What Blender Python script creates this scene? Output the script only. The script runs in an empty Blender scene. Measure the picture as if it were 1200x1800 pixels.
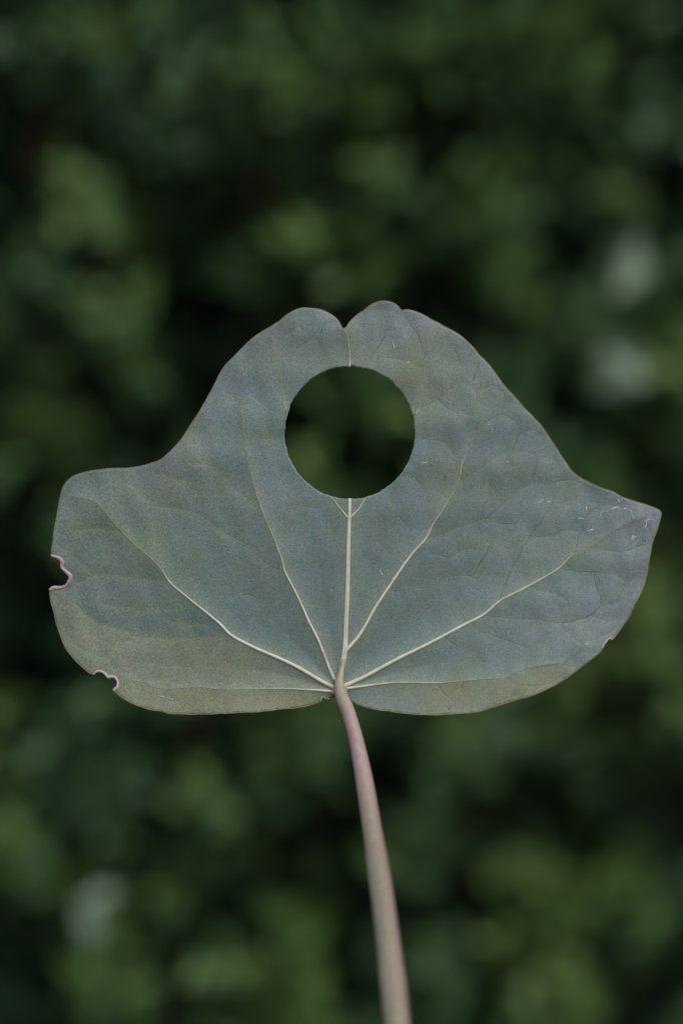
import bpy, math, random
import numpy as np
from mathutils import Vector, Matrix
from mathutils.geometry import delaunay_2d_cdt

R = math.radians
rng = np.random.default_rng(7)
random.seed(7)
scene = bpy.context.scene

# ------------------------------------------------------------------ camera
S = 8.4e-5            # metres per trace unit on the leaf plane (leaf about 9 cm wide)
H = 1.20              # height of the leaf above the ground
LENS = 85.0
DIST = 1800 * S * LENS / 36.0
cam_d = bpy.data.cameras.new('camera')
cam = bpy.data.objects.new('camera', cam_d)
scene.collection.objects.link(cam)
cam.location = (0, -DIST, H)
cam.rotation_euler = (R(90), 0, 0)
cam_d.sensor_fit = 'VERTICAL'
cam_d.sensor_height = 36.0
cam_d.sensor_width = 24.0
cam_d.lens = LENS
cam_d.clip_start = 0.02
cam_d.clip_end = 200.0
cam_d.dof.use_dof = True
cam_d.dof.focus_distance = DIST
cam_d.dof.aperture_fstop = 8.8
scene.camera = cam

# ------------------------------------------------------------------ light
SUN_EL, SUN_AZ = 52.0, 158.0        # azimuth clockwise from +Y: behind the camera, to its right
world = bpy.data.worlds.new('World')
scene.world = world
world.use_nodes = True
wn = world.node_tree.nodes
sky = wn.new('ShaderNodeTexSky')
sky.sky_type = 'NISHITA'
sky.sun_disc = False
sky.sun_elevation = R(SUN_EL)
sky.sun_rotation = R(SUN_AZ)
sky.air_density = 1.0
sky.dust_density = 3.0
wn['Background'].inputs['Strength'].default_value = 0.08
world.node_tree.links.new(sky.outputs[0], wn['Background'].inputs['Color'])

sun_d = bpy.data.lights.new('sun', 'SUN')
sun_d.energy = 0.9
sun_d.angle = R(30)
sun_d.color = (1.0, 0.96, 0.9)
sun = bpy.data.objects.new('sun', sun_d)
scene.collection.objects.link(sun)
az, el = R(SUN_AZ), R(SUN_EL)
to_sun = Vector((math.sin(az) * math.cos(el), math.cos(az) * math.cos(el), math.sin(el)))
sun.rotation_euler = to_sun.to_track_quat('Z', 'Y').to_euler()
sun.location = (1, -2, 4)

vs = scene.view_settings
vs.view_transform = 'Standard'
vs.look = 'None'
vs.exposure = 0.9
vs.gamma = 1.0
vs.use_curve_mapping = False
scene.render.engine = 'CYCLES'
scene.cycles.use_denoising = True
scene.cycles.max_bounces = 8

# ------------------------------------------------------------------ helpers
def link(o, parent=None):
    scene.collection.objects.link(o)
    if parent is not None:
        o.parent = parent
    return o

def mesh_obj(name, verts, faces, mat, parent=None, smooth=True, attrs=None):
    me = bpy.data.meshes.new(name)
    me.from_pydata([tuple(map(float, v)) for v in verts], [], [tuple(map(int, f)) for f in faces])
    if smooth:
        me.polygons.foreach_set('use_smooth', [True] * len(me.polygons))
    for k, a in (attrs or {}).items():
        at = me.attributes.new(k, 'FLOAT', 'POINT')
        at.data.foreach_set('value', np.asarray(a, dtype=np.float32))
    me.update()
    o = bpy.data.objects.new(name, me)
    if mat:
        me.materials.append(mat)
    return link(o, parent)

def fast_mesh(name, verts, tris, attrs=None, smooth=True):
    """verts (n,3) and tris (m,3) as arrays"""
    me = bpy.data.meshes.new(name)
    n, m = len(verts), len(tris)
    me.vertices.add(n)
    me.vertices.foreach_set('co', np.asarray(verts, np.float32).ravel())
    me.loops.add(m * 3)
    me.loops.foreach_set('vertex_index', np.asarray(tris, np.int32).ravel())
    me.polygons.add(m)
    me.polygons.foreach_set('loop_start', np.arange(0, m * 3, 3, dtype=np.int32))
    me.polygons.foreach_set('loop_total', np.full(m, 3, np.int32))
    if smooth:
        me.polygons.foreach_set('use_smooth', np.ones(m, bool))
    for k, a in (attrs or {}).items():
        at = me.attributes.new(k, 'FLOAT', 'POINT')
        at.data.foreach_set('value', np.asarray(a, np.float32))
    me.update(calc_edges=True)
    me.validate()
    return me

def catmull(pts, step, closed=False):
    P = np.asarray(pts, float)
    n = len(P)
    out = []
    segs = n if closed else n - 1
    for i in range(segs):
        p1, p2 = P[i], P[(i + 1) % n]
        p0 = P[i - 1] if (closed or i > 0) else 2 * p1 - p2
        p3 = P[(i + 2) % n] if (closed or i + 2 < n) else 2 * p2 - p1
        L = np.linalg.norm(p2[:2] - p1[:2])
        k = max(1, int(round(L / step)))
        for j in range(k):
            t = j / k
            out.append(0.5 * ((2 * p1) + (-p0 + p2) * t + (2 * p0 - 5 * p1 + 4 * p2 - p3) * t * t
                              + (-p0 + 3 * p1 - 3 * p2 + p3) * t ** 3))
    if not closed:
        out.append(P[-1])
    return np.array(out)

def seg_dist(px, py, lines):
    """least distance from points to a set of polylines"""
    best = np.full(px.shape, 1e9)
    for L in lines:
        L = np.asarray(L, float)
        for a, b in zip(L[:-1, :2], L[1:, :2]):
            d = b - a
            t = np.clip(((px - a[0]) * d[0] + (py - a[1]) * d[1]) / max(d @ d, 1e-9), 0, 1)
            best = np.minimum(best, (px - a[0] - t * d[0]) ** 2 + (py - a[1] - t * d[1]) ** 2)
    return np.sqrt(best)

def inside(px, py, poly):
    poly = np.asarray(poly, float)
    c = np.zeros(px.shape, bool)
    x1, y1 = poly[-1, :2]
    for x2, y2 in poly[:, :2]:
        if y1 != y2:
            cond = ((y1 > py) != (y2 > py)) & (px < (x2 - x1) * (py - y1) / (y2 - y1) + x1)
            c ^= cond
        x1, y1 = x2, y2
    return c

def soft_in(px, py, poly, w):
    d = seg_dist(px, py, [np.vstack([poly, poly[:1]])])
    sd = np.where(inside(px, py, poly), d, -d)
    return 1 / (1 + np.exp(-np.clip(sd / w, -30, 30)))

def smooth_noise(x, y, scale, seed, octaves=2):
    """sum of rotated sines: a cheap smooth field in about -1..1"""
    r = np.random.default_rng(seed)
    out = np.zeros_like(x)
    tot = 0
    for o in range(octaves):
        for _ in range(5):
            a = r.uniform(0, 2 * math.pi)
            f = 2 * math.pi / scale * 2 ** o * r.uniform(0.6, 1.4)
            out += np.sin((x * math.cos(a) + y * math.sin(a)) * f + r.uniform(0, 6.28)) / 2 ** o
        tot += 5 / 2 ** o
    return out / tot * 2.0

# ------------------------------------------------------------------ material helpers
def new_mat(name):
    m = bpy.data.materials.new(name)
    m.use_nodes = True
    nt = m.node_tree
    return m, nt, nt.nodes, nt.links, nt.nodes['Principled BSDF']

def attr_node(nodes, name):
    a = nodes.new('ShaderNodeAttribute')
    a.attribute_name = name
    return a

def mix_col(nodes, links, fac, c1, c2, blend='MIX'):
    m = nodes.new('ShaderNodeMix')
    m.data_type = 'RGBA'
    m.blend_type = blend
    for sock, v in ((m.inputs[0], fac), (m.inputs[6], c1), (m.inputs[7], c2)):
        if isinstance(v, bpy.types.NodeSocket):
            links.new(v, sock)
        elif isinstance(v, (int, float)):
            sock.default_value = v
        else:
            sock.default_value = (*v, 1)
    return m.outputs[2]

def noise(nodes, links, scale, detail=2.0, coord=None, rough=0.5):
    n = nodes.new('ShaderNodeTexNoise')
    n.inputs['Scale'].default_value = scale
    n.inputs['Detail'].default_value = detail
    n.inputs['Roughness'].default_value = rough
    if coord is not None:
        links.new(coord, n.inputs['Vector'])
    return n

def ramp(nodes, links, src, lo, hi, a=0.0, b=1.0):
    r = nodes.new('ShaderNodeMapRange')
    r.inputs[1].default_value, r.inputs[2].default_value = lo, hi
    r.inputs[3].default_value, r.inputs[4].default_value = a, b
    links.new(src, r.inputs[0])
    return r.outputs[0]

def math_node(nodes, links, op, a, b):
    m = nodes.new('ShaderNodeMath')
    m.operation = op
    for s, v in ((m.inputs[0], a), (m.inputs[1], b)):
        if isinstance(v, bpy.types.NodeSocket):
            links.new(v, s)
        else:
            s.default_value = v
    return m.outputs[0]

BLADE = (0.150, 0.216, 0.216)
BLADE2 = (0.182, 0.226, 0.254)
YELLOW = (0.176, 0.184, 0.098)
HALO = (0.192, 0.236, 0.160)
CREAM = (0.54, 0.56, 0.45)

def blade_material():
    m, nt, N, L, bs = new_mat('leaf_underside')
    tc = N.new('ShaderNodeTexCoord').outputs['Object']
    big = noise(N, L, 38, 3, tc)
    c = mix_col(N, L, ramp(N, L, big.outputs[0], 0.35, 0.68), BLADE, BLADE2)
    mid = noise(N, L, 170, 3, tc)
    greenish = math_node(N, L, 'MULTIPLY', ramp(N, L, mid.outputs[0], 0.42, 0.72), 0.5)
    c = mix_col(N, L, greenish, c, (0.160, 0.216, 0.150))
    c = mix_col(N, L, attr_node(N, 'teal').outputs['Fac'], c, (0.104, 0.166, 0.160))
    yel = attr_node(N, 'yellow').outputs['Fac']
    ymod = math_node(N, L, 'MULTIPLY', yel, ramp(N, L, noise(N, L, 120, 4, tc).outputs[0], 0.2, 0.62, 0.55, 1.0))
    c = mix_col(N, L, ymod, c, YELLOW)
    c = mix_col(N, L, attr_node(N, 'halo').outputs['Fac'], c, HALO)
    pale = attr_node(N, 'pale').outputs['Fac']
    c = mix_col(N, L, pale, c, (0.262, 0.295, 0.27))
    pur = attr_node(N, 'purple').outputs['Fac']
    pmod = math_node(N, L, 'MULTIPLY', pur, ramp(N, L, noise(N, L, 1500, 4, tc, .65).outputs[0], 0.42, 0.66))
    c = mix_col(N, L, pmod, c, (0.175, 0.135, 0.215))
    # fine cell grain
    g1 = noise(N, L, 4200, 2, tc, 0.6)
    c = mix_col(N, L, 1.0, c, mix_col(N, L, ramp(N, L, g1.outputs[0], 0.3, 0.7), (0.72, 0.72, 0.73), (1.27, 1.27, 1.27)), 'MULTIPLY')
    g2 = noise(N, L, 1300, 4, tc, 0.6)
    c = mix_col(N, L, 1.0, c, mix_col(N, L, ramp(N, L, g2.outputs[0], 0.3, 0.7), (0.92, 0.93, 0.96), (1.07, 1.06, 1.03)), 'MULTIPLY')
    g3 = noise(N, L, 2100, 2, tc, 0.6)
    c = mix_col(N, L, 1.0, c, mix_col(N, L, ramp(N, L, g3.outputs[0], 0.32, 0.68), (0.87, 1.06, 0.93), (1.10, 0.95, 1.06)), 'MULTIPLY')
    # faint net of the finest veins
    vor = N.new('ShaderNodeTexVoronoi')
    vor.feature = 'DISTANCE_TO_EDGE'
    vor.inputs['Scale'].default_value = 430
    warp = N.new('ShaderNodeVectorMath'); warp.operation = 'ADD'
    wn_ = noise(N, L, 260, 2, tc)
    sc_ = N.new('ShaderNodeVectorMath'); sc_.operation = 'SCALE'; sc_.inputs[3].default_value = 0.0016
    L.new(wn_.outputs[1], sc_.inputs[0])
    L.new(tc, warp.inputs[0]); L.new(sc_.outputs[0], warp.inputs[1])
    L.new(warp.outputs[0], vor.inputs['Vector'])
    netf = ramp(N, L, vor.outputs['Distance'], 0.0, 0.09, 1.0, 0.0)
    netm = math_node(N, L, 'MULTIPLY', netf, ramp(N, L, mid.outputs[0], 0.42, 0.66, 0.0, 0.20))
    c = mix_col(N, L, netm, c, (0.13, 0.155, 0.085))
    L.new(c, bs.inputs['Base Color'])
    bs.inputs['Roughness'].default_value = 0.58
    bs.inputs['Specular IOR Level'].default_value = 0.32
    bs.inputs['Sheen Weight'].default_value = 0.05
    b = N.new('ShaderNodeBump')
    b.inputs['Strength'].default_value = 0.35
    b.inputs['Distance'].default_value = 0.00012
    hgt = math_node(N, L, 'ADD', math_node(N, L, 'MULTIPLY', g1.outputs[0], 0.6), math_node(N, L, 'MULTIPLY', g2.outputs[0], 1.0))
    hgt = math_node(N, L, 'ADD', hgt, math_node(N, L, 'MULTIPLY', vor.outputs['Distance'], 0.8))
    L.new(hgt, b.inputs['Height'])
    L.new(b.outputs[0], bs.inputs['Normal'])
    tr = N.new('ShaderNodeBsdfTranslucent')
    tr.inputs['Color'].default_value = (0.12, 0.2, 0.05, 1)
    mx = N.new('ShaderNodeMixShader')
    mx.inputs[0].default_value = 0.12
    L.new(bs.outputs[0], mx.inputs[1]); L.new(tr.outputs[0], mx.inputs[2])
    L.new(mx.outputs[0], N['Material Output'].inputs['Surface'])
    return m

def vein_material():
    m, nt, N, L, bs = new_mat('vein_cream')
    tc = N.new('ShaderNodeTexCoord').outputs['Object']
    f = attr_node(N, 'fade').outputs['Fac']
    c = mix_col(N, L, f, CREAM, (0.182, 0.222, 0.175))
    g = noise(N, L, 900, 3, tc)
    c = mix_col(N, L, 1.0, c, mix_col(N, L, ramp(N, L, g.outputs[0], 0.3, 0.7), (0.82, 0.82, 0.80), (1.1, 1.1, 1.1)), 'MULTIPLY')
    k = attr_node(N, 'blush').outputs['Fac']
    c = mix_col(N, L, k, c, (0.34, 0.23, 0.19))
    L.new(c, bs.inputs['Base Color'])
    bs.inputs['Roughness'].default_value = 0.5
    bs.inputs['Specular IOR Level'].default_value = 0.35
    return m

def veinlet_material():
    m, nt, N, L, bs = new_mat('veinlet_olive')
    tc = N.new('ShaderNodeTexCoord').outputs['Object']
    n = noise(N, L, 230, 3, tc)
    f = attr_node(N, 'fade').outputs['Fac']
    dark = mix_col(N, L, ramp(N, L, n.outputs[0], 0.35, 0.65), (0.055, 0.075, 0.045), (0.11, 0.14, 0.08))
    c = mix_col(N, L, f, dark, (0.168, 0.205, 0.155))
    L.new(c, bs.inputs['Base Color'])
    bs.inputs['Roughness'].default_value = 0.6
    return m

def petiole_material():
    m, nt, N, L, bs = new_mat('petiole_skin')
    tc = N.new('ShaderNodeTexCoord').outputs['Object']
    t = attr_node(N, 'along').outputs['Fac']
    s = attr_node(N, 'side').outputs['Fac']
    mp = N.new('ShaderNodeMapping'); mp.inputs['Scale'].default_value = (1, 1, 0.09)
    L.new(tc, mp.inputs['Vector'])
    st = noise(N, L, 1500, 4, mp.outputs[0])
    pink, olive, green = (0.33, 0.248, 0.232), (0.232, 0.208, 0.145), (0.28, 0.295, 0.20)
    c = mix_col(N, L, ramp(N, L, t, 0.22, 0.36), pink, olive)
    c = mix_col(N, L, ramp(N, L, t, 0.055, 0.11), green, c)
    c = mix_col(N, L, ramp(N, L, t, 0.78, 0.95, 0.0, 0.45), c, (0.245, 0.212, 0.18))
    # red upper left flank, and the lower right edge's shadow painted reddish
    red = math_node(N, L, 'MULTIPLY', s, ramp(N, L, st.outputs[0], 0.25, 0.7, 0.35, 0.85))
    c = mix_col(N, L, red, c, (0.29, 0.135, 0.145))
    c = mix_col(N, L, 1.0, c, mix_col(N, L, ramp(N, L, st.outputs[0], 0.3, 0.7), (0.84, 0.84, 0.84), (1.1, 1.1, 1.1)), 'MULTIPLY')
    L.new(c, bs.inputs['Base Color'])
    bs.inputs['Roughness'].default_value = 0.42
    bs.inputs['Specular IOR Level'].default_value = 0.4
    bs.inputs['Subsurface Weight'].default_value = 0.15
    bs.inputs['Subsurface Radius'].default_value = (0.001, 0.0006, 0.0004)
    b = N.new('ShaderNodeBump'); b.inputs['Strength'].default_value = 0.25; b.inputs['Distance'].default_value = 0.0001
    L.new(st.outputs[0], b.inputs['Height']); L.new(b.outputs[0], bs.inputs['Normal'])
    return m

def simple_material(name, c1, c2, scale, rough, spec=0.35):
    m, nt, N, L, bs = new_mat(name)
    tc = N.new('ShaderNodeTexCoord').outputs['Object']
    n = noise(N, L, scale, 4, tc)
    L.new(mix_col(N, L, ramp(N, L, n.outputs[0], 0.35, 0.65), c1, c2), bs.inputs['Base Color'])
    bs.inputs['Roughness'].default_value = rough
    bs.inputs['Specular IOR Level'].default_value = spec
    return m

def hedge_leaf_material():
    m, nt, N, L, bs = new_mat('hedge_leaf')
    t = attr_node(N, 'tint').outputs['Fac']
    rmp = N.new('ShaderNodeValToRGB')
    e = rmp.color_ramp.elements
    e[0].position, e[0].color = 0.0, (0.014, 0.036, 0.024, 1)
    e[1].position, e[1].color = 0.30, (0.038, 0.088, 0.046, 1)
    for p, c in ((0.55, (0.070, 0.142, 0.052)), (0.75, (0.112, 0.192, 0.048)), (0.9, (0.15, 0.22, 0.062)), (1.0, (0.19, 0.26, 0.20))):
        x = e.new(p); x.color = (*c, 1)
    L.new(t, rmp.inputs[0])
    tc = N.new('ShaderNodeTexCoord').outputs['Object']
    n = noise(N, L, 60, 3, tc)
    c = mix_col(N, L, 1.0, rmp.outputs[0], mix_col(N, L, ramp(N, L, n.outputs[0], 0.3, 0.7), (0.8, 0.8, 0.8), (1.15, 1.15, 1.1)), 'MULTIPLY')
    L.new(c, bs.inputs['Base Color'])
    bs.inputs['Roughness'].default_value = 0.5
    bs.inputs['Specular IOR Level'].default_value = 0.25
    tr = N.new('ShaderNodeBsdfTranslucent')
    L.new(c, tr.inputs['Color'])
    mx = N.new('ShaderNodeMixShader'); mx.inputs[0].default_value = 0.15
    L.new(bs.outputs[0], mx.inputs[1]); L.new(tr.outputs[0], mx.inputs[2])
    L.new(mx.outputs[0], N['Material Output'].inputs['Surface'])
    return m

# ------------------------------------------------------------------ ground
soil_m = simple_material('soil', (0.035, 0.026, 0.018), (0.075, 0.06, 0.04), 14, 0.95, 0.1)
gv, gf = [], []
NG = 40
xs = np.sign(np.linspace(-1, 1, NG)) * np.abs(np.linspace(-1, 1, NG)) ** 2.2 * 40
for j, y in enumerate(xs):
    for i, x in enumerate(xs):
        gv.append((x, y, 0.012 * math.sin(x * 5.1 + y * 3.3) + 0.01 * math.sin(x * 11 - y * 8.7) - 0.02))
for j in range(NG - 1):
    for i in range(NG - 1):
        a = j * NG + i
        gf.append((a, a + 1, a + NG + 1, a + NG))
ground = mesh_obj('ground', gv, gf, soil_m)
ground['kind'] = 'structure'
ground['label'] = 'bare dark soil the hedge grows from'

# ------------------------------------------------------------------ hedge behind the leaf
HY = 0.70                                # front face of the hedge
HK = S * (HY + DIST) / DIST              # metres per trace unit on the hedge face
def hx(px): return (px - 600) * HK
def hz(py): return H + (900 - py) * HK

# shoots that stand proud (x, y, radius, tint) and hollows that go deep (x, y, rx, ry)
proud = [(50,80,60,.5),(205,50,60,.62),(490,150,70,.62),(300,205,70,.5),(150,330,55,.72),(545,400,60,.74),(680,200,50,.66),
 (665,290,45,.6),(700,70,60,.6),(840,80,70,.6),(1030,60,70,.68),(835,320,55,.62),(1110,340,45,.68),(915,430,60,.74),(890,500,60,.62),
 (925,640,55,.52),(1185,640,45,.8),(1115,610,60,.55),(1000,830,60,.5),(1105,870,40,.76),(60,470,60,.5),(195,560,50,.72),
 (425,490,50,.55),(260,735,50,.55),(95,735,55,.72),(665,680,45,.72),(550,845,45,.78),(680,840,50,.62),(20,900,50,.5),(1150,1080,55,.78),
 (1045,1190,60,.78),(1000,1250,60,.66),(1140,1350,50,.74),(820,1320,45,.7),(970,1365,50,.5),(390,1385,60,.66),(110,1290,60,.45),
 (120,1400,60,.42),(550,1300,60,.7),(520,1390,50,.62),(50,1520,60,.62),(310,1630,60,.66),(110,1625,45,.7),(180,1725,45,.7),(400,1690,60,.72),
 (500,1750,60,.74),(740,1500,50,.62),(730,1390,50,.5),(930,1560,45,.76),(850,1640,50,.74),(810,1720,50,.55),(985,1745,55,.8),(1130,1640,55,.66),
 (1180,180,50,.45),(960,160,60,.62),(400,240,60,.5),(440,90,50,.45),(90,150,45,.55),(820,200,50,.55),(1150,450,40,.45),(600,60,50,.55),
 (470,430,40,.5),(250,30,50,.6),(740,1240,60,.5),(880,1290,50,.5),(210,1480,40,.5),(1180,1240,50,.66)]
hollow = [(15,160,60,50),(120,230,50,50),(360,140,38,50),(460,15,60,40),(60,275,60,40),(290,430,85,80),(450,365,60,40),(335,600,75,110),
 (135,630,45,45),(200,760,70,40),(515,495,45,45),(40,850,40,60),(785,230,60,55),(1000,200,50,45),(1015,390,65,60),(1170,310,40,60),
 (785,480,50,60),(870,560,60,40),(970,600,45,50),(1065,770,70,50),(1165,900,60,60),(640,555,80,60),(20,1010,50,80),(40,1150,60,90),
 (265,1490,55,55),(250,1690,55,50),(430,1610,45,45),(590,1560,65,130),(640,1480,40,80),(600,1700,50,90),(960,1460,75,75),(1190,1440,60,90),(1110,1230,60,50),
 (870,1760,50,60),(1185,1770,50,50),(690,1340,50,40),(810,1580,50,60),(760,560,60,40),(580,770,40,60),(700,770,40,60),(370,1300,50,40),(50,1370,40,50),
 (30,1720,60,80),(390,1780,60,40),(680,1600,50,50),(1060,1520,50,50),(200,200,40,40),(1130,960,40,50),(300,1350,40,40),(40,1230,50,40),(1180,60,50,50)]
# the hedge goes on beyond the view with shoots and hollows of the same kind
for _ in range(520):
    x, y = rng.uniform(-2300, 3500), rng.uniform(-2400, 4800)
    if -80 < x < 1280 and -80 < y < 1880:
        continue
    if rng.random() < 0.55:
        proud.append((x, y, rng.uniform(45, 70), rng.uniform(.42, .8)))
    else:
        hollow.append((x, y, rng.uniform(45, 80), rng.uniform(45, 90)))
PR, HO = np.array(proud), np.array(hollow)

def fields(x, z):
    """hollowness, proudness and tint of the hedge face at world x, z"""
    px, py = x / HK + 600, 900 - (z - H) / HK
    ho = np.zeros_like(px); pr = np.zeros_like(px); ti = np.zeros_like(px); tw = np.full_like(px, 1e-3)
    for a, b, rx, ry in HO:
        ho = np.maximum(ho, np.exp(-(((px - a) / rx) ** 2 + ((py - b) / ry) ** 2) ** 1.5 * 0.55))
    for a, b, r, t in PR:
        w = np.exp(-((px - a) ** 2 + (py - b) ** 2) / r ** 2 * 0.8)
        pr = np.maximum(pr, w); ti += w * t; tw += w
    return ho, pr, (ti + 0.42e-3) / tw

hedge = bpy.data.objects.new('hedge', None)
link(hedge); hedge.location = (0, HY + 0.3, 0)
hedge['label'] = 'dark green small-leaved hedge behind the leaf'
hedge['category'] = 'hedge'
leaf_m = hedge_leaf_material()
wood_m = simple_material('hedge_wood', (0.05, 0.035, 0.025), (0.11, 0.085, 0.06), 90, 0.85, 0.2)
HOFF = np.array([0, HY + 0.3, 0])

# leaf template: base, widest left, centre, widest right, tip (length 1 along +X, normal +Z)
TPL = np.array([(0, 0, 0), (.28, .25, .05), (.62, .23, .04), (1, 0, -.05), (.62, -.23, .04), (.28, -.25, .05), (.5, 0, -.03)], float)
TT = np.array([(6, 0, 5), (6, 5, 4), (6, 4, 3), (6, 3, 2), (6, 2, 1), (6, 1, 0)])

def unit(v): return v / np.maximum(np.linalg.norm(v, axis=-1, keepdims=True), 1e-9)

def frames(dirs, up):
    x = unit(dirs)
    y = unit(np.cross(up, x))
    z = np.cross(x, y)
    return np.stack([x, y, z], axis=-1)      # columns

pos, rot, size, tint, front = [], [], [], [], []
# leafy shoots over the face
XW, ZT = 0.78, 1.95
nsh = 9000
sx = rng.uniform(-XW, XW, nsh); sz = rng.uniform(0.05, ZT, nsh)
# a denser sowing on the part of the face in view
ndv = 2300
sx = np.concatenate([sx, rng.uniform(-.24, .24, ndv)]); sz = np.concatenate([sz, rng.uniform(H - .32, H + .32, ndv)])
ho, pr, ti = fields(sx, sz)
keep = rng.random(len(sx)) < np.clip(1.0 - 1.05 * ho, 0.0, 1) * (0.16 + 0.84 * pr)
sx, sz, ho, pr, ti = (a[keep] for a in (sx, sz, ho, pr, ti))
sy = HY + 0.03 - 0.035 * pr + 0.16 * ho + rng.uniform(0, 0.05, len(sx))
sdir = unit(np.stack([rng.normal(0, .45, len(sx)), -np.abs(rng.normal(.75, .3, len(sx))), rng.normal(.55, .4, len(sx))], 1))
stem_a = np.stack([sx, sy, sz], 1)
slen = rng.uniform(.03, .055, len(sx))
stem_a = stem_a - sdir * (slen * .62)[:, None]        # a shoot is centred on its place in the face
NL = 9
for k in range(NL):
    f = (k + .5) / NL
    p = stem_a + sdir * (slen * f)[:, None]
    az_ = k * 2.4 + rng.uniform(0, .6, len(sx))
    fr = frames(sdir, np.tile([0.3, 0.1, 1.0], (len(sx), 1)))
    rad = fr[:, :, 1] * np.cos(az_)[:, None] + fr[:, :, 2] * np.sin(az_)[:, None]
    d = unit(rad * (1.0 - .5 * f) + sdir * (.35 + .7 * f) + rng.normal(0, .18, rad.shape))
    up = unit(np.array([0, -.55, .8]) + rng.normal(0, .35, rad.shape))
    pos.append(p); rot.append(frames(d, up))
    size.append(rng.uniform(.013, .022, len(sx)) * (1.05 - .25 * f))
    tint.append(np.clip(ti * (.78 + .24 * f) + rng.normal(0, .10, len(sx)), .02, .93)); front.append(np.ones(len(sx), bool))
# leaves deeper inside, thinning towards the front of the hollows
nin = 42000
ix = rng.uniform(-XW, XW, nin); iz = rng.uniform(0.02, ZT, nin); dep = rng.uniform(0.05, 0.5, nin)
ho, pr, ti = fields(ix, iz)
keep = dep > 0.05 + 0.24 * ho
ix, iz, dep, ti = ix[keep], iz[keep], dep[keep], ti[keep]
p = np.stack([ix, HY + dep, iz], 1)
d = unit(rng.normal(0, 1, p.shape) + np.array([0, -.4, 0]))
up = unit(np.array([0, -.4, .8]) + rng.normal(0, .6, p.shape))
pos.append(p); rot.append(frames(d, up)); size.append(rng.uniform(.018, .034, len(ix)))
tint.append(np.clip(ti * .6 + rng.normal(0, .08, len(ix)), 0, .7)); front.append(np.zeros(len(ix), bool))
# the dense heart of the hedge, tinted dark to paint the hollows' shade
nin = 75000
ix = rng.uniform(-XW, XW, nin); iz = rng.uniform(0.02, ZT, nin); dep = rng.uniform(0.30, 0.80, nin)
p = np.stack([ix, HY + dep, iz], 1)
d = unit(rng.normal(0, 1, p.shape)); up = unit(np.array([0, -.5, .5]) + rng.normal(0, .6, p.shape))
pos.append(p); rot.append(frames(d, up)); size.append(rng.uniform(.038, .06, nin))
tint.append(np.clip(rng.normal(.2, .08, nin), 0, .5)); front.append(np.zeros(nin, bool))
pos, rot, size, tint, front = (np.concatenate(a) for a in (pos, rot, size, tint, front))

# the leaves that show largest become parts of their own
zf = np.abs(pos[:, 2] - H) < 900 * HK * 1.02
xf = np.abs(pos[:, 0]) < 600 * HK * 1.02
face = np.abs(rot[:, 1, 2])
score = np.where(zf & xf & front, face * size ** 2 / (pos[:, 1] + DIST) ** 2, -1)
pick = np.argsort(-score)[:270]
rest = np.ones(len(pos), bool); rest[pick] = False
V = np.einsum('nij,kj->nki', rot[rest], TPL) * size[rest][:, None, None] + pos[rest][:, None, :] - HOFF
nl = rest.sum()
T = (TT[None] + (np.arange(nl) * len(TPL))[:, None, None]).reshape(-1, 3)
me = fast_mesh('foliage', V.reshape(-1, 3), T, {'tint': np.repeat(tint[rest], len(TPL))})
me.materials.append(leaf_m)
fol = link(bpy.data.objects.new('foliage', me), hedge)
fol['kind'] = 'stuff'

def leaf_mesh(t):
    me = fast_mesh('leaf', TPL, TT, {'tint': np.full(len(TPL), t)})
    me.materials.append(leaf_m)
    return me
bins = np.linspace(.05, .95, 13)
tmesh = [leaf_mesh(b) for b in bins]
def place_leaf(me, Rm, s, p, label=None):
    o = bpy.data.objects.new('leaf', me)
    link(o, hedge)
    M = Matrix(Rm.tolist()).to_4x4() @ Matrix.Scale(float(s), 4)
    M.translation = Vector(p - HOFF)
    o.matrix_local = M
    if label:
        o['label'] = label
    return o
for i in pick:
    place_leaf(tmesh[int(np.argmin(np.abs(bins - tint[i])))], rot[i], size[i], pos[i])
# a few leaves turned over, pale undersides to the light
pale_me = [leaf_mesh(1.0), leaf_mesh(.965)]
for px_, py_, n_, sz_ in ((1083, 470, 2, .022), (1072, 672, 3, .025), (1100, 640, 1, .016), (183, 1585, 1, .022), (168, 1545, 1, .016)):
    for k in range(n_):
        d = unit(np.array([rng.normal(0, .6), -.15, rng.normal(.3, .8)]))
        up = unit(np.array([rng.normal(.1, .15), -.75, .65]))
        Rm = frames(d[None], up[None])[0]
        c = np.array([hx(px_ + rng.normal(0, 14)), HY - .03 - .004 * k, hz(py_ + rng.normal(0, 16))])
        place_leaf(pale_me[k % 2], Rm, sz_, c - d * sz_ * .5, 'pale grey-green upturned hedge leaf')

# thin green stems of the shoots
sel = (np.abs(sx) < .4) & (np.abs(sz - H) < .45)
A = stem_a[sel] + np.array([0, .05, -.02]); B = stem_a[sel] + sdir[sel] * slen[sel][:, None]
fr = frames(B - A, np.tile([0.2, 0.1, 1.0], (len(A), 1)))
ring = [(math.cos(a), math.sin(a)) for a in (0, 2.094, 4.189)]
sv = np.stack([A + (fr[:, :, 1] * c + fr[:, :, 2] * s_) * .0011 for c, s_ in ring] +
              [B + (fr[:, :, 1] * c + fr[:, :, 2] * s_) * .0006 for c, s_ in ring], 1) - HOFF
st = np.array([(0, 1, 4), (0, 4, 3), (1, 2, 5), (1, 5, 4), (2, 0, 3), (2, 3, 5)])
me = fast_mesh('twigs', sv.reshape(-1, 3), (st[None] + (np.arange(len(A)) * 6)[:, None, None]).reshape(-1, 3))
me.materials.append(wood_m)
link(bpy.data.objects.new('twigs', me), hedge)['kind'] = 'stuff'

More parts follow.
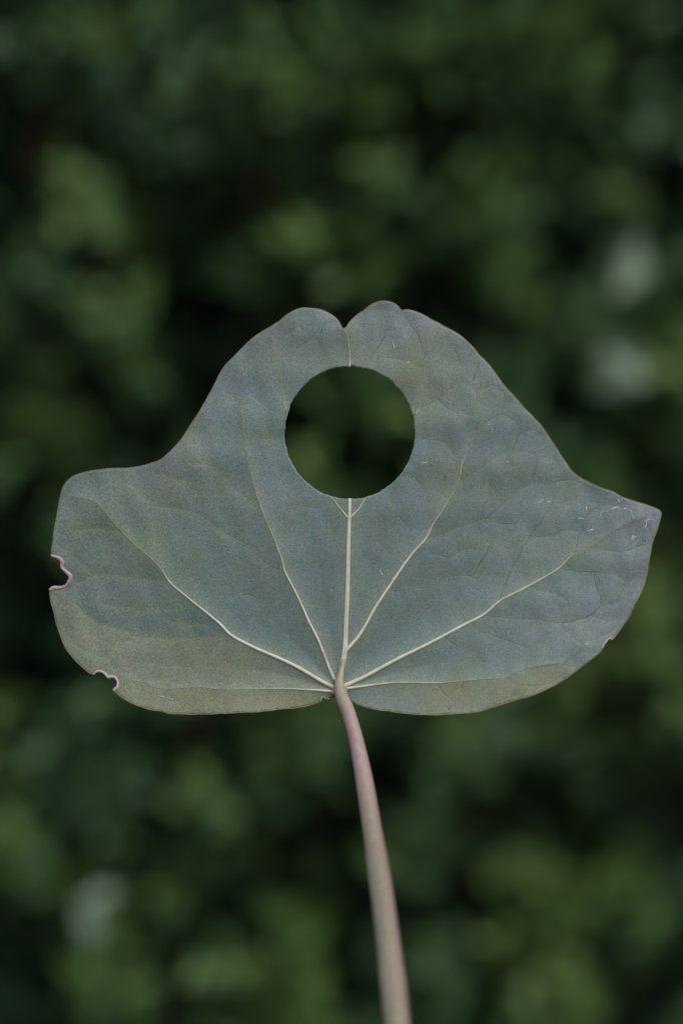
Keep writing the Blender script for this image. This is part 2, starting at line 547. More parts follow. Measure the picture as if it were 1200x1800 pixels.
def tube(path, radii, n=8):
    """round tube along 3-D points; returns verts, faces"""
    P = np.asarray(path, float); m = len(P)
    tan = np.gradient(P, axis=0); tan = unit(tan)
    ref = np.array([0, 1.0, 0.05])
    v, f = [], []
    for i in range(m):
        a = unit(np.cross(tan[i], ref)); b = np.cross(a, tan[i])
        for k in range(n):
            t = 2 * math.pi * k / n
            v.append(P[i] + (a * math.cos(t) + b * math.sin(t)) * radii[i])
    for i in range(m - 1):
        for k in range(n):
            a, b = i * n + k, i * n + (k + 1) % n
            f.append((a, b, b + n, a + n))
    f.append(tuple(range(n))[::-1]); f.append(tuple(range((m - 1) * n, m * n)))
    return v, f

for i in range(16):
    x0 = -.72 + i * .096 + rng.uniform(-.02, .02)
    y0 = HY + rng.uniform(.22, .36)
    h = rng.uniform(1.3, 1.8)
    m = 14
    z = np.linspace(-.05, h, m)
    path = np.stack([x0 + .03 * np.sin(z * 5 + i) + np.cumsum(rng.normal(0, .008, m)), y0 + .03 * np.cos(z * 4 + 2 * i) - HOFF[1], z], 1)
    v, f = tube(path, np.linspace(.011, .003, m), 7)
    mesh_obj('branch', v, f, wood_m, hedge)

# ------------------------------------------------------------------ the leaf: traced outline, veins
outline_raw = [(604,577.5),(609,575),(613,568),(620,560),(628,553),(638,547),(646,540),(658,533),(670,529.5),(680,529.5),(690,532.5),
 (698,538),(705,546),(712,545),(719,545),(730,547.5),(742,553),(758,562),(776,571.5),(790,579),(806,588),(820,600),(836,616),(842,624),(856,638),
 (868,653),(883,675),(900,694),(916,712),(938,735),(951,749),(970,777.5),(987,803.5),(1003,826.5),(1016,838),(1030,846),(1053,856.5),(1076,865),
 (1091,873),(1112,880.5),(1139,889),(1155,895.5),(1160,899.5),(1161,904),(1160,911),(1155,928),(1148,947),(1143,967),(1139,990),(1135,1015),(1128,1037),
 (1115,1062.5),(1106.5,1081.5),(1093,1101.5),(1082,1116.5),(1075.5,1125),(1073,1122.5),(1069,1122.5),(1065.5,1126.5),(1061,1132.5),(1058,1137.5),(1058.5,1141.5),
 (1043,1155),(1021,1172),(992,1194),(961,1211),(929,1224.5),(897,1233.5),(862,1244.5),(834,1252.5),(790,1255.5),(761,1257),(718,1255),
 (687,1251),(665,1248),(645,1244),(630,1239),(618,1234),(607,1226),(596,1222),(587,1226.5),(580,1228.5),(575,1228),(571,1226.5),(568.5,1223.5),(566,1225),(564,1231),(562,1234.5),
 (553,1236.5),(537,1241.5),(520,1244.5),(490,1247),(457,1251),(422,1252.5),(390,1254.5),(349,1255.5),(302,1254.5),(286,1251),(257,1245.5),(229,1234.5),
 (201,1215),(206.5,1207.5),(207.5,1198),(202,1190.5),(196,1189.5),(190.5,1190.5),(184.5,1184),(175,1179.5),(168.5,1181.5),(163,1185.5),(143,1171),(124,1150.5),(111.5,1130),
 (102,1103),(95,1076),(90.5,1060),(88.7,1046),(88.3,1038.5),(94.5,1033.5),(105,1033),(114.5,1030.5),(121,1025),(124.7,1015),(123,1010.5),(116,1004),
 (109,997),(110,989),(106.5,982.5),(98.5,978.5),(90.5,974.5),(93,953),(95,936),(98.5,918),(104,885),(108,866),(113,853),(123,841.7),(140,833),(166.7,827),(193,824),(226.7,823),
 (253,818),(276.7,811),(293,800),(313,779),(333,750.5),(356.5,713),(377,675.5),(391.5,648.5),(408,630),(424,614),(444,595),(466,580),(490,565),(503,554.5),
 (512,548.5),(524,543),(536,541.3),(552,542.5),(568,546),(582,553),(592,561),(597,569),(600,575)]
out = catmull(outline_raw, 3.0, closed=True)
out += np.stack([smooth_noise(out[:, 0], out[:, 1], 34, 3), smooth_noise(out[:, 0], out[:, 1], 34, 4)], 1) * 0.35
HC, HRX, HRY = (614.5, 760.5), 114.3, 116.5
ha = np.linspace(0, 2 * math.pi, 260, endpoint=False)
hr = 1 + np.convolve(rng.normal(0, .006, 260 + 2), [.25, .5, .25], 'valid')[:260]
for k in (40, 93, 120, 133, 139, 141, 199, 228):
    hr[k] -= rng.uniform(.008, .018)
hole = np.stack([HC[0] + HRX * hr * np.cos(ha), HC[1] + HRY * hr * np.sin(ha)], 1)

mid = [(597,1193,6.2),(602,1167,5.6),(605.7,1143,5),(608,1093,4.6),(610.7,1027,4.2),(612,960,3.7),(613.7,913,3.2),(614.7,876,2.6)]
midtop = [(614.3,645,1.9),(614.6,636,1.3),(614.6,622,1.1),(612,600,.9),(608,582,.6)]
R1 = [(604,1150,2.2),(610,1142,3.0),(626.7,1123,2.9),(640,1103,2.7),(660,1067,2.5),(680,1037,2.3),(700,1007,2.2),(723,975,2.0),(748,947,1.9),(760,923,1.6),(777,897,1.4),(798,862,1.2),
      (807,840,1.3),(811,817,1.5),(823,790,1.0),(836.7,757,.9),(833,730,.9),(835,700,.8)]
R2 = [(600,1208,4.0),(640,1190,3.5),(673,1172,3.2),(707,1154,3.0),(740,1138,2.8),(773,1121,2.6),(810,1101,2.4),(850,1080,2.3),(877,1057,1.9),(913,1038,1.9),(947,1020,1.8),(980,1000,1.7),(997,983,1.4),(1010,973,1.2),
      (1040,960,.9),(1070,937,.8),(1100,920,.7),(1127,907,.6)]
R3 = [(603,1211,2.6),(633,1207,2.1),(673,1202,1.8),(707,1199.5,1.6),(767,1200.7,1.4),(808,1197,1.2),(847,1194,1.1),(888,1191,1.1),(916,1178,.9),(948,1170,.9),(989,1165,.8)]
L1 = [(589,1198,3.0),(578,1173,2.7),(568,1147,2.5),(557,1120,2.3),(543,1093,2.2),(527,1057,2.0),(512,1027,1.9),(500,1003,1.9),(495,983,1.5),(480,943,1.3),(466,911,1.2),(455,880,1.2),(445,845,1.1),(434,800,.9),(428,760,.8),(426,730,.7),(423,710,.6)]
L2 = [(588,1210,3.7),(557,1193,3.4),(523,1173,3.1),(490,1157,2.9),(457,1143,2.7),(440,1135,2.6),(407,1117,2.4),(387,1097,2.2),(363,1077,2.0),(333,1053,1.8),(300,1025,1.7),(283,1000,1.2),(272,987,1.1),(240,960,1.0),(213,933,.9),(190,907,.9),(167,882,.8),(130,873,.6)]
L3 = [(586,1216,2.6),(560,1213.5,2.1),(540,1212.5,1.8),(507,1211,1.5),(460,1211,1.3),(390,1212,1.1),(349,1208,1.0),(286,1211,.9),(257,1201,.8),(230,1195,.7)]
B1 = [(613,912,1.9),(598,894,1.6),(582,873.5,1.3)]
B2 = [(614.5,911,2.0),(630,895,1.6),(637,884,1.5),(641.5,876.5,1.3)]
B3 = [(272,987,1.0),(273,963,.8),(268,920,.6)]
B4 = [(503,724,1.3),(495,677,.9),(492,637,.8),(497,617,.6)]
B5 = [(729,729,1.7),(737,716,1.2),(743,676,.8),(746,642,.7),(747,628,.6)]
majors = [mid, midtop, R1, R2, R3, L1, L2, L3, B1, B2, B3, B4, B5]
major_px = [catmull(np.array(v, float), 5) for v in majors]

minor = [
 [(810,843),(840,825),(863,808),(900,792),(923,793),(940,800),(943,810),(940,827),(927,853)],
 [(837,755),(850,743),(880,727),(907,740),(913,758),(902,788)],
 [(913,762),(940,753),(952,767)],
 [(943,808),(967,803),(980,810),(982,820)],
 [(748,947),(780,937),(813,923),(853,910),(867,897),(897,873),(927,853),(947,849),(968,852),(972,877),(970,888)],
 [(853,911),(880,918),(907,918),(920,900),(933,883)],
 [(968,850),(983,842),(1007,842),(1023,847)],
 [(877,1055),(893,1013),(903,990),(920,963),(932,942),(950,913),(972,888),(993,880),(1013,875),(1027,893)],
 [(932,942),(968,943),(987,932),(1013,933)],
 [(1010,972),(1020,933),(1030,907),(1057,887),(1087,890)],
 [(1040,965),(1073,968),(1103,967),(1127,957)],
 [(983,999),(1013,1003),(1043,1005),(1083,1008),(1100,1022),(1120,1013)],
 [(1043,1006),(1050,1033),(1056,1050),(1057,1062)],
 [(933,1032),(963,1040),(987,1048),(998,1055),(1000,1067)],
 [(852,1081),(897,1085),(947,1088),(980,1095),(1007,1090),(1037,1080),(1057,1063),(1080,1058),(1102,1023)],
 [(1037,1081),(1068,1090),(1090,1083)],
 [(980,1095),(993,1107),(1018,1128),(1047,1123),(1077,1107)],
 [(817,1099),(847,1110),(890,1123),(930,1140),(947,1133),(973,1127),(990,1110)],
 [(930,1141),(930,1157),(922,1177)],
 [(780,1119),(807,1137),(830,1150),(853,1165)],
 [(990,1165),(1013,1150),(1020,1143),(1040,1148)],
 [(993,1168),(1017,1172)],
 [(890,1192),(910,1203),(937,1205),(967,1200),(990,1190)],
 [(767,1201),(780,1217),(793,1227),(802,1235),(787,1247)],
 [(910,1204),(903,1220)],
 [(757,970),(770,975),(793,978),(810,967),(827,962),(847,967)],
 [(693,1038),(730,1033),(760,1028),(790,1012),(830,1012),(847,983),(867,947)],
 [(706,550),(720,568),(734,586),(742,610),(747,628)],
 [(786,600),(798,610),(806,628),(809,642)],
 [(735,720),(768,701),(784,686),(808,670),(820,675),(832,680),(838,694),(834,710),(833,730)],
 [(838,686),(864,675),(878,681),(886,690),(887,710),(881,725)],
 [(770,704),(794,722),(812,725),(832,730)],
 [(838,650),(832,668)],
 [(892,706),(912,708),(920,720)],
 [(447,698),(473,717),(501,731)],
 [(457,770),(490,772)],
 [(410,698),(423,710),(440,708)],
 [(337,813),(363,813),(387,830),(410,857),(447,883)],
 [(213,843),(237,857),(260,880)],
 [(273,833),(327,845)],
 [(267,887),(307,893),(347,903),(373,923),(400,943),(440,963),(473,993),(499,1003)],
 [(207,933),(163,928),(137,933)],
 [(296,1022),(240,1017),(190,1010),(167,1012),(137,1023)],
 [(167,1012),(147,993),(130,980)],
 [(177,1060),(213,1067),(253,1072),(293,1070)],
 [(405,1117),(347,1123),(287,1123),(243,1118),(213,1107),(173,1095),(147,1077),(130,1060)],
 [(243,1120),(223,1130),(203,1140),(192,1157),(150,1148),(123,1127)],
 [(192,1157),(203,1180)],
 [(403,1120),(373,1147),(340,1170),(293,1170),(247,1163)],
 [(335,1173),(350,1203)],
 [(393,1213),(370,1233)],
 [(502,895),(537,888),(557,892)],
 [(732,1090),(750,1070),(767,1050)],
 [(660,943),(675,960),(687,973)],
 [(690,925),(700,905),(723,930)],
 [(707,835),(727,837),(743,857),(753,883)],
 [(742,772),(770,772),(787,780),(797,797)],
 [(687,877),(697,890)],
 [(678,628),(698,629),(712,632),(738,646)],
 [(564,586),(568,570),(578,564),(590,566)],
 [(640,549),(660,543),(676,544)],
 [(500,588),(512,580),(526,573),(532,580)],
 [(532,604),(546,598)],
 [(580,648),(573,627),(563,605),(557,597)],
 [(641.7,647),(656.7,623),(673,597),(685,582)],
 [(360,1095),(330,1098),(300,1092)],
 [(470,1060),(440,1045),(410,1048)],
 [(1144,955),(1125,958),(1103,967)],
]
minor = [np.array(m_, float) for m_ in minor]
def wiggle(Lp, seed):
    r = np.random.default_rng(seed)
    ts = np.concatenate([[0], np.cumsum(np.hypot(*np.diff(Lp, axis=0).T))])
    n_ = max(3, int(ts[-1] / 5) + 1)
    tt = np.linspace(0, ts[-1], n_)
    lin = np.stack([np.interp(tt, ts, Lp[:, 0]), np.interp(tt, ts, Lp[:, 1])], 1)
    cq = catmull(Lp, 5)
    tc_ = np.concatenate([[0], np.cumsum(np.hypot(*np.diff(cq, axis=0).T))]); tc_ *= ts[-1] / tc_[-1]
    q = .7 * lin + .3 * np.stack([np.interp(tt, tc_, cq[:, 0]), np.interp(tt, tc_, cq[:, 1])], 1)
    d = np.convolve(r.normal(0, 1, len(q) + 4), [.2] * 5, 'valid')[:len(q)]
    e = np.convolve(r.normal(0, 1, len(q) + 4), [.2] * 5, 'valid')[:len(q)]
    env = np.sin(np.linspace(0, math.pi, len(q))) ** .5
    return q + np.stack([d, e], 1) * env[:, None] * 1.6
minor_px = [wiggle(m_, 50 + i) for i, m_ in enumerate(minor)]

def depth(x, y):
    """how far the blade comes towards the viewer, in millimetres"""
    x = np.asarray(x, float); y = np.asarray(y, float)
    u = (x - 600) / 500; v = (1200 - y) / 640
    d = -6.5 * np.maximum(0, -u) ** 1.5 - 0.8 * np.maximum(0, u) ** 2 - 0.6 * np.maximum(v, 0) ** 2
    def softplus(t, w): return w * np.logaddexp(0, t / w)
    # basal flaps turned up along the lowest veins
    fold = np.interp(x, [80, 230, 349, 460, 586, 603, 707, 767, 888, 948, 989, 1060], [1190, 1196, 1208, 1211, 1216, 1211, 1199, 1201, 1191, 1172, 1166, 1150])
    d += 0.084 * 0.28 * softplus(y - fold, 3.0) * np.clip((np.abs(x - 597) - 6) / 45, 0, 1)
    l2 = np.interp(x, [80, 130, 173, 243, 347, 407, 457, 523, 588, 700], [1040, 1060, 1095, 1118, 1123, 1117, 1143, 1173, 1212, 1290])
    d += 0.084 * 0.16 * softplus(y - l2, 4.0) * np.clip((600 - x) / 120, 0, 1)
    # lower right part faces a little upwards
    d += 0.084 * 0.10 * softplus(y - np.interp(x, [600, 850, 1060, 1200], [1300, 1085, 1060, 1000]), 6.0) * np.clip((x - 750) / 200, 0, 1)
    r = np.hypot(x - 597, y - 1200)
    dm = seg_dist(x, y, major_px[:8])
    d += (0.75 * np.exp(-r / 420) + .12) * np.exp(-dm / 26)
    dn = seg_dist(x, y, minor_px)
    d += 0.085 * (1 - np.exp(-dn / 9)) * np.clip(r / 300, .3, 1.2)
    d += 0.55 * smooth_noise(x, y, 420, 11, 1) + 0.16 * smooth_noise(x, y, 110, 12, 2) * np.clip(r / 350, .2, 1.3)
    edge = seg_dist(x, y, [np.vstack([out[::6], out[:1]])])
    d += 0.35 * smooth_noise(x, y, 150, 13, 1) * np.exp(-edge / 28)
    return d

LEAF0 = np.array([(597 - 600) * S, 0.0, H + (900 - 1205) * S])       # where the blade meets its stalk
def world(x, y, dmm):
    k = 1 - np.asarray(dmm, float) * 1e-3 / DIST
    return np.stack([(np.asarray(x) - 600) * S * k, -np.asarray(dmm, float) * 1e-3 + 0 * np.asarray(x), H + (900 - np.asarray(y)) * S * k], -1) - LEAF0

leaf = bpy.data.objects.new('ivy_leaf', None)
link(leaf); leaf.location = LEAF0
leaf['label'] = 'grey-green ivy leaf underside with a round hole cut through it and a pinkish stalk'
leaf['category'] = 'leaf'

# blade surface
g = 3.1
gx, gy = np.meshgrid(np.arange(84, 1168, g), np.arange(524, 1262, g * .866))
gx = gx + (np.arange(gx.shape[0]) % 2)[:, None] * g / 2
gx, gy = gx.ravel() + rng.normal(0, .25, gx.size), gy.ravel() + rng.normal(0, .25, gx.size)
k = inside(gx, gy, out) & ~inside(gx, gy, hole)
gx, gy = gx[k], gy[k]
k = (seg_dist(gx, gy, [np.vstack([out, out[:1]])]) > 2.0) & (seg_dist(gx, gy, [np.vstack([hole, hole[:1]])]) > 1.8)
gx, gy = gx[k], gy[k]
pts = np.concatenate([out, hole, np.stack([gx, gy], 1)])
no, nh = len(out), len(hole)
edges = [(i, (i + 1) % no) for i in range(no)] + [(no + i, no + (i + 1) % nh) for i in range(nh)]
cv, ce, cf, ov, oe, of = delaunay_2d_cdt([Vector(p_) for p_ in pts], edges, [], 0, 1e-4)
P2 = np.array([(v.x, v.y) for v in cv])
F2 = np.array([f for f in cf if len(f) == 3])
cen = P2[F2].mean(1)
k = inside(cen[:, 0], cen[:, 1], out) & ~inside(cen[:, 0], cen[:, 1], hole)
F2 = F2[k]
X, Y = P2[:, 0], P2[:, 1]
D = depth(X, Y)
front_v = world(X, Y, D)
a, b, c = front_v[F2[:, 0]], front_v[F2[:, 1]], front_v[F2[:, 2]]
flip = np.cross(b - a, c - a)[:, 1] > 0
F2[flip] = F2[flip][:, ::-1]
THICK = 0.00034
back_v = front_v + np.array([0, THICK, 0])
n0 = len(P2)
ed = {}
for t in F2:
    for i in range(3):
        ed[(int(t[i]), int(t[(i + 1) % 3]))] = 1
rim = []
for (i, j) in ed:
    if (j, i) not in ed:
        rim += [(i, i + n0, j), (j, i + n0, j + n0)]
tris = np.concatenate([F2, F2[:, ::-1] + n0, np.array(rim)])
# pigments of the blade; pale also paints the shading of its folds
r0 = np.hypot(X - 597, Y - 1205)
YLp = np.array([(583,1209),(523,1173),(457,1143),(407,1117),(347,1123),(243,1118),(173,1095),(120,1050),(60,1040),(60,1290),(590,1290)], float)
YL2 = np.array([(583,1216),(507,1211),(390,1212),(349,1208),(286,1211),(240,1198),(190,1180),(60,1180),(60,1290),(590,1290)], float)
YR2 = np.array([(640,1207),(707,1200),(767,1201),(847,1194),(888,1191),(948,1170),(995,1164),(1010,1200),(900,1290),(640,1290)], float)
yel = 0.62 * soft_in(X, Y, YLp, 2.5) + 0.35 * soft_in(X, Y, YL2, 3) + 0.75 * soft_in(X, Y, YR2, 3) * np.clip((X - 650) / 120, .25, 1)
yel += 0.45 * np.exp(-((X - 720) ** 2 / 150 ** 2 + (Y - 660) ** 2 / 80 ** 2)) + 0.3 * np.exp(-((X - 840) ** 2 / 110 ** 2 + (Y - 870) ** 2 / 60 ** 2)) + 0.3 * np.exp(-((X - 250) ** 2 / 190 ** 2 + (Y - 930) ** 2 / 130 ** 2))
yel += 0.3 * np.exp(-((X - 340) ** 2 / 60 ** 2 + (Y - 780) ** 2 / 60 ** 2)) + 0.28 * np.exp(-((X - 540) ** 2 / 60 ** 2 + (Y - 610) ** 2 / 40 ** 2))
yel += 0.22 * np.maximum(0, smooth_noise(X, Y, 130, 21, 2)) + .1 * np.maximum(0, smooth_noise(X, Y, 45, 22, 2))
dm = seg_dist(X, Y, major_px)
dmn = seg_dist(X, Y, [minor_px[i] for i in range(len(minor_px))])
leftness = np.clip((520 - X) / 250, 0, 1)
halo = 0.55 * np.exp(-dm / 7) + 0.32 * np.exp(-dm / 26) * np.exp(-r0 / 350) + (0.20 + .65 * leftness) * np.exp(-dmn / (3 + 3.5 * leftness))
de = seg_dist(X, Y, [np.vstack([out, out[:1]])])
halo += 0.35 * np.exp(-de / 3.0)
pur = 0.9 * np.exp(-((X - 1150) ** 2 / 42 ** 2 + (Y - 905) ** 2 / 42 ** 2)) + .5 * np.exp(-((X - 1095) ** 2 / 45 ** 2 + (Y - 885) ** 2 / 14 ** 2))
pur += .45 * np.exp(-((X - 1075) ** 2 / 55 ** 2 + (Y - 925) ** 2 / 28 ** 2)) + .45 * np.exp(-((X - 1120) ** 2 / 25 ** 2 + (Y - 1020) ** 2 / 60 ** 2)) + .4 * np.exp(-((X - 735) ** 2 / 28 ** 2 + (Y - 556) ** 2 / 10 ** 2))
pur += .8 * np.exp(-((X - 603) ** 2 + (Y - 580) ** 2) / 6.5 ** 2) + .22 * np.maximum(0, smooth_noise(X, Y, 60, 31, 2)) * np.exp(-de / 40)
pale = 0.30 * np.exp(-seg_dist(X, Y, major_px[:1] + [major_px[2][:60], major_px[3], major_px[5][:70], major_px[6]]) / 15) * np.clip(1.15 - r0 / 420, 0, 1)  # lighter shading beside the main ribs, painted into the colour
pale = np.maximum(pale, 0.20 * np.clip((r0 - 380) / 250, 0, 1) * np.clip(1 - de / 160, 0, 1) * (1 - .8 * np.clip(yel, 0, 1)))
for (a_, b_, rx_, ry_, w_) in ((484,605,10,28,.55),(408,668,12,30,.5),(395,700,18,26,.35),(345,775,40,30,.45),(130,900,30,40,.35),(545,560,16,10,.35),(660,560,22,14,.35),
        (1040,1100,70,30,.35),(120,965,14,40,.35),(240,1140,24,14,.35),(640,1090,10,60,.22),(625,1020,16,90,.25),(330,1240,80,8,.25),(1090,1085,20,14,.25),(780,610,14,20,.2)):  # right of midrib and lower right panels: fold shading painted pale
    pale = np.maximum(pale, w_ * np.exp(-((X - a_) / rx_) ** 2 - ((Y - b_) / ry_) ** 2))
teal = np.clip(1.15 - r0 / 400, 0, 1) * (1 - np.exp(-dm / 22)) * np.clip((1190 - Y) / 40, 0, 1) * .75
at = {'teal': np.clip(teal, 0, 1), 'yellow': np.clip(yel, 0, 1), 'halo': np.clip(halo, 0, .95), 'purple': np.clip(pur, 0, 1), 'pale': np.clip(pale, 0, 1)}
me = fast_mesh('blade', np.concatenate([front_v, back_v]), tris, {k_: np.concatenate([v_, v_]) for k_, v_ in at.items()})
me.materials.append(blade_material())
link(bpy.data.objects.new('blade', me), leaf)

# ribs lying on the underside
vein_m, veinlet_m = vein_material(), veinlet_material()
def rib(path_px, radii_px, raise_f=.55, n=8, flat=.75):
    x, y = path_px[:, 0], path_px[:, 1]
    d = depth(x, y)
    W = world(x, y, d)
    tan = unit(np.gradient(W, axis=0))
    yv = np.array([0, -1.0, 0])
    v, f = [], []
    for i in range(len(W)):
        side = unit(np.cross(tan[i], yv)); nrm = np.cross(side, tan[i])
        if nrm[1] > 0: nrm = -nrm
        r_ = radii_px[i] * S
        c_ = W[i] + nrm * r_ * (raise_f - flat) * 1.0
        for k_ in range(n):
            t = 2 * math.pi * k_ / n
            v.append(c_ + side * math.cos(t) * r_ + nrm * math.sin(t) * r_ * flat)
    m_ = len(W)
    for i in range(m_ - 1):
        for k_ in range(n):
            a_, b_ = i * n + k_, i * n + (k_ + 1) % n
            f.append((a_, b_, b_ + n, a_ + n))
    f.append(tuple(range(n))[::-1]); f.append(tuple(range((m_ - 1) * n, m_ * n)))
    return v, f

names = ['midrib', 'midrib'] + ['vein'] * 6 + ['side_vein'] * 5
for nm, q, full in zip(names, major_px, majors):
    w = q[:, 2] * np.where(q[:, 2] > 1.3, .92, .75)
    v, f = rib(q, w * 1.06, raise_f=.42, flat=.5)
    fade = np.clip((2.2 - q[:, 2]) / 1.25, 0, 1) ** .85
    rr = np.hypot(q[:, 0] - 592, q[:, 1] - 1212)
    blush = .55 * np.exp(-rr / 14)
    if full is L1:
        blush += .6 * np.exp(-np.hypot(q[:, 0] - 572, q[:, 1] - 1155) / 16)
    if full in (midtop,):
        fade *= .6
    mesh_obj(nm, v, f, vein_m, leaf, attrs={'fade': np.repeat(fade, 8), 'blush': np.repeat(np.clip(blush, 0, 1), 8)})

v_all, f_all, fd = [], [], []
for i, q in enumerate(minor_px):
    r_ = np.random.default_rng(900 + i)
    t = np.linspace(0, 1, len(q))
    rad = (.55 + .25 * r_.random()) * (.75 + .35 * np.sin(t * math.pi)) * (1 + .25 * np.sin(t * 9 + i))
    left = np.clip((500 - q[:, 0]) / 200, 0, 1)
    v, f = rib(q, rad * (1 + .5 * left), raise_f=.6 - .42 * left.mean(), n=5, flat=.55)
    o_ = len(v_all)
    v_all += v; f_all += [tuple(j + o_ for j in ff) for ff in f]
    fade = np.clip(.18 + .6 * left + .4 * np.sin(t * (5 + 3 * r_.random()) + 6 * r_.random()), 0, 1)
    fd += list(np.repeat(fade, 5))
o = mesh_obj('veinlets', v_all, f_all, veinlet_m, leaf, attrs={'fade': fd})
o['kind'] = 'stuff'

# rolled margin and the healed bites
margin_m = simple_material('leaf_margin', (0.16, 0.15, 0.07), (0.24, 0.22, 0.11), 400, 0.55)
scar_m = simple_material('healed_bite_edge', (0.36, 0.25, 0.295), (0.46, 0.36, 0.42), 420, 0.5)
def near(pt): return int(np.argmin(np.hypot(out[:, 0] - pt[0], out[:, 1] - pt[1])))
bites = [((90.5,974.5),(88.3,1038.5),3.3),((163,1185.5),(201,1215),2.3),((1075.5,1125),(1058.5,1141.5),1.5),((580,1228.5),(562,1234.5),.9)]
spans = []
for p_, q_, r_ in bites:
    i, j = sorted((near(p_), near(q_)))
    spans.append((i, j, r_))
mask = np.ones(no, bool)
for i, j, r_ in spans:
    mask[i:j + 1] = False
    seg = out[i:j + 1]
    c_ = seg.mean(0)
    t = np.linspace(0, 1, len(seg))
    rad = r_ * (.8 + .25 * np.sin(t * 17) * .6 + .3 * np.sin(t * math.pi))
    v, f = rib(seg, rad, raise_f=.55, n=8, flat=.55)
    mesh_obj('bite_edge', v, f, scar_m, leaf)['label'] = 'pinkish healed edge where the leaf was eaten'
mask[near((607,1226)) - 6:near((587,1226.5)) + 3] = False
start = near((580, 1228.5)) if False else 0
runs, cur = [], []
for i in range(no + 1):
    if i < no and mask[i]:
        cur.append(i)
    elif cur:
        runs.append(cur); cur = []
for run in runs:
    if len(run) < 4: continue
    q = out[run]
    v, f = rib(q, np.full(len(q), .95) * (1 + .2 * smooth_noise(q[:, 0], q[:, 1], 40, 77)), raise_f=.35, n=6, flat=.9)
    mesh_obj('margin', v, f, margin_m, leaf)

# stalk: leaves the blade and comes forward towards the holding hand
pet = [(604,1158,3.4,.15),(601,1175,5.2,.5),(598,1190,7.2,1.0),(596.5,1205,9.2,1.8),(601,1225,11.8,3.2),(608.5,1243,12.8,4.6),(614.5,1260,12.9,6.0),(624,1293,13.3,8.6),(631.7,1327,14.0,11.0),
       (638.6,1362,14.9,13.6),(646.8,1410,16.2,17),(656,1467,17.6,21),(671,1567,19.8,28.5),(684,1667,21.6,36),(695,1767,23.0,43),(704,1870,23.6,50),(712,1980,24.2,57),(718,2090,24.6,64)]
q = catmull(np.array(pet), 6)
W = world(q[:, 0], q[:, 1], q[:, 3])
W[:, 1] -= 0.0004
tan = unit(np.gradient(W, axis=0))
rad = q[:, 2] * S * (1 - q[:, 3] * 1e-3 / DIST)
NS = 28
ang = np.arange(NS) * 2 * math.pi / NS
pv, pf, al, sd = [], [], [], []
for i in range(len(W)):
    side = unit(np.cross(tan[i], np.array([0, -1.0, 0]))); nrm = np.cross(side, tan[i])
    if nrm[1] > 0: nrm = -nrm
    for a_ in ang:
        rr = rad[i] * (1 + .035 * math.cos(3 * a_ + .6) + .02 * math.sin(i * .21 + 2 * a_))
        pv.append(W[i] + side * math.cos(a_) * rr + nrm * math.sin(a_) * rr * .96)
        al.append(i / (len(W) - 1))
        # red left flank near the blade; lower down, the right edge's shadow painted in
        dirx = (side * math.cos(a_))[0]
        top = math.exp(-((i / (len(W) - 1) - .13) / .11) ** 2)
        sd.append(max(0, -dirx - .1) * top * 1.7 + max(0, dirx - .3) * (1 - top) * 1.2)
for i in range(len(W) - 1):
    for k_ in range(NS):
        a_, b_ = i * NS + k_, i * NS + (k_ + 1) % NS
        pf.append((a_, b_, b_ + NS, a_ + NS))
pf.append(tuple(range(NS))[::-1]); pf.append(tuple(range((len(W) - 1) * NS, len(W) * NS)))
pet_o = mesh_obj('petiole', pv, pf, petiole_material(), leaf, attrs={'along': al, 'side': np.clip(sd, 0, 1)})

# swollen pink joints at the foot of the blade
joint_m = simple_material('joint_pink', (0.37, 0.19, 0.21), (0.42, 0.29, 0.24), 700, 0.5)
def blob(name, cx, cy, dm_, rx_, ry_, rz_, mat, parent, seed):
    v, f = [], []
    nu, nv = 14, 9
    for j in range(nv):
        th = math.pi * j / (nv - 1)
        for i in range(nu):
            ph = 2 * math.pi * i / nu
            k_ = 1 + .08 * math.sin(3 * ph + seed) * math.sin(th)
            c_ = world(np.array(cx), np.array(cy), np.array(dm_))
            v.append(c_ + np.array([rx_ * math.sin(th) * math.cos(ph) * k_, rz_ * math.sin(th) * math.sin(ph) * k_, ry_ * math.cos(th)]) * S)
    for j in range(nv - 1):
        for i in range(nu):
            a_, b_ = j * nu + i, j * nu + (i + 1) % nu
            f.append((a_, b_, b_ + nu, a_ + nu))
    return mesh_obj(name, v, f, mat, parent)
blob('petiole_joint', 587.5, 1217, .9, 6.5, 6, 7, joint_m, leaf, 1)
blob('petiole_joint', 605.5, 1213.5, .8, 5, 7, 6, joint_m, leaf, 2)

# dark specks on the skin
speck_m = simple_material('speck', (0.045, 0.03, 0.075), (0.09, 0.06, 0.14), 600, 0.7)
sp = []
for _ in range(300):
    sp.append((rng.uniform(100, 1150), rng.uniform(545, 1245), rng.uniform(.5, 1.15)))
for (cx, cy, sx_, sy_, n_) in ((660,1000,22,16,26),(1120,925,28,24,40),(1060,918,34,20,26),(735,556,26,7,18),(560,900,90,60,25),(430,960,80,60,25),(603,579,5,3,12),(1115,1025,14,40,24),(1040,850,30,6,10)):
    for _ in range(n_):
        sp.append((rng.normal(cx, sx_), rng.normal(cy, sy_), rng.uniform(.5, 1.35)))
sp = np.array(sp)
k = inside(sp[:, 0], sp[:, 1], out) & ~inside(sp[:, 0], sp[:, 1], hole)
sp = sp[k]
k = (seg_dist(sp[:, 0], sp[:, 1], [np.vstack([out, out[:1]]), np.vstack([hole, hole[:1]])]) > 3)
sp = sp[k]
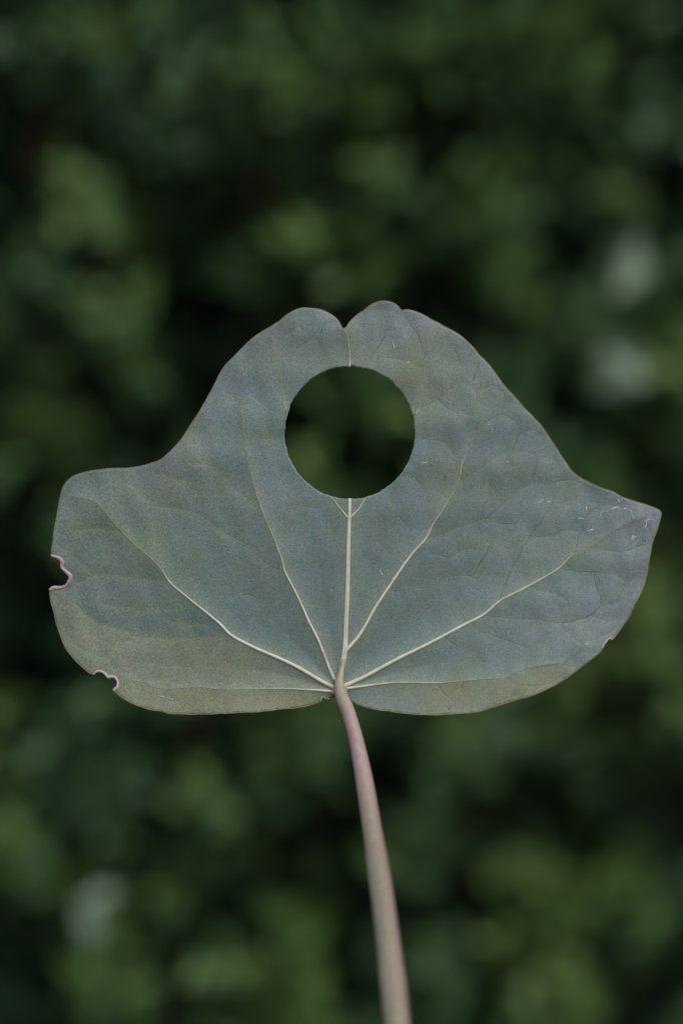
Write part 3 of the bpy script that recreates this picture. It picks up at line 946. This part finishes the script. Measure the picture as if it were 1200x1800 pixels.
extra = np.array([(657,990,2.0),(713,994,1.1),(783,838,1.7),(781,842,1.2),(467,806,1.5),(462,797,1.2),(500,735,1.6),(640,551,1.7),(550,547,1.5),(436,721,1.5),(451,654,1.8),(324,929,1.6),(398,960,1.6),
                  (372,961,1.4),(455,999,1.6),(446,1034,1.5),(441,1022,1.4),(248,1104,2.0),(350,1124,1.8),(813,1206,1.6),(1138,964,1.7),(1133,950,1.7),(747,629,1.5),(692,1120,1.5)])
sp = np.concatenate([sp, extra])
D_ = depth(sp[:, 0], sp[:, 1])
Wc = world(sp[:, 0], sp[:, 1], D_)
v_all, f_all = [], []
for c_, (x_, y_, r_) in zip(Wc, sp):
    o_ = len(v_all)
    e_ = rng.uniform(.6, 1.0); a0 = rng.uniform(0, 3.1)
    for k_ in range(6):
        t = k_ * math.pi / 3
        xx, zz = math.cos(t) * r_ * S, math.sin(t) * r_ * S * e_
        v_all.append(c_ + np.array([xx * math.cos(a0) - zz * math.sin(a0), 0.00001, xx * math.sin(a0) + zz * math.cos(a0)]))
    v_all.append(c_ + np.array([0, -0.00006, 0]))
    f_all += [(o_ + k_, o_ + (k_ + 1) % 6, o_ + 6) for k_ in range(6)]
mesh_obj('specks', v_all, f_all, speck_m, leaf)['kind'] = 'stuff'

# whitish scuffs, mostly by the right tip
scuff_m = simple_material('scuffed_skin', (0.36, 0.38, 0.42), (0.50, 0.51, 0.56), 900, 0.7)
scuffs = [[(1053,905),(1060,898),(1066,900),(1078,894),(1086,891),(1092,896),(1100,893)],[(1106,896),(1111,903),(1113,910),(1121,912)],[(1132,931),(1136,922),(1134,915),(1142,911),(1150,915)],
          [(1052,910),(1056,904)],[(943,884),(950,882),(952,878),(953,884)],[(960,882),(966,880),(967,882)],[(924,893),(926,890)],[(1014,914),(1018,911),(1026,911),(1028,914)],[(1030,932),(1036,933),(1041,930)],
          [(1107,947),(1113,946),(1118,943)],[(1084,876),(1089,884)],[(1029,891),(1031,895)],[(716,641),(717,636),(722,635),(719,639)],[(738,817),(743,814),(750,813)],[(889,812),(892,811)],[(858,747),(860,746)],[(863,754),(866,755)],
          [(1068,938),(1071,936)],[(1113,941),(1110,948),(1116,951)],[(283,1224),(292,1226),(304,1229)],[(1028,1133),(1034,1131),(1032,1135)],[(690,598),(693,612)],[(710,590),(714,596)],[(668,1003),(672,1010)],[(682,1011),(684,1009)],[(982,1096),(984,1096.5)]]
v_all, f_all = [], []
for i, s_ in enumerate(scuffs):
    qq = wiggle(np.array(s_, float), 400 + i) if len(s_) > 2 else catmull(np.array(s_, float), 2)
    dq = np.diff(qq, axis=0)
    keepers = np.concatenate([[True], np.hypot(dq[:, 0], dq[:, 1]) > .2])
    qq = qq[keepers]
    if len(qq) < 2: continue
    v, f = rib(qq, rng.uniform(.1, 1.3, len(qq)), raise_f=.3, n=5, flat=.35)
    o_ = len(v_all)
    v_all += v; f_all += [tuple(j + o_ for j in ff) for ff in f]
mesh_obj('scuffs', v_all, f_all, scuff_m, leaf)['kind'] = 'stuff'
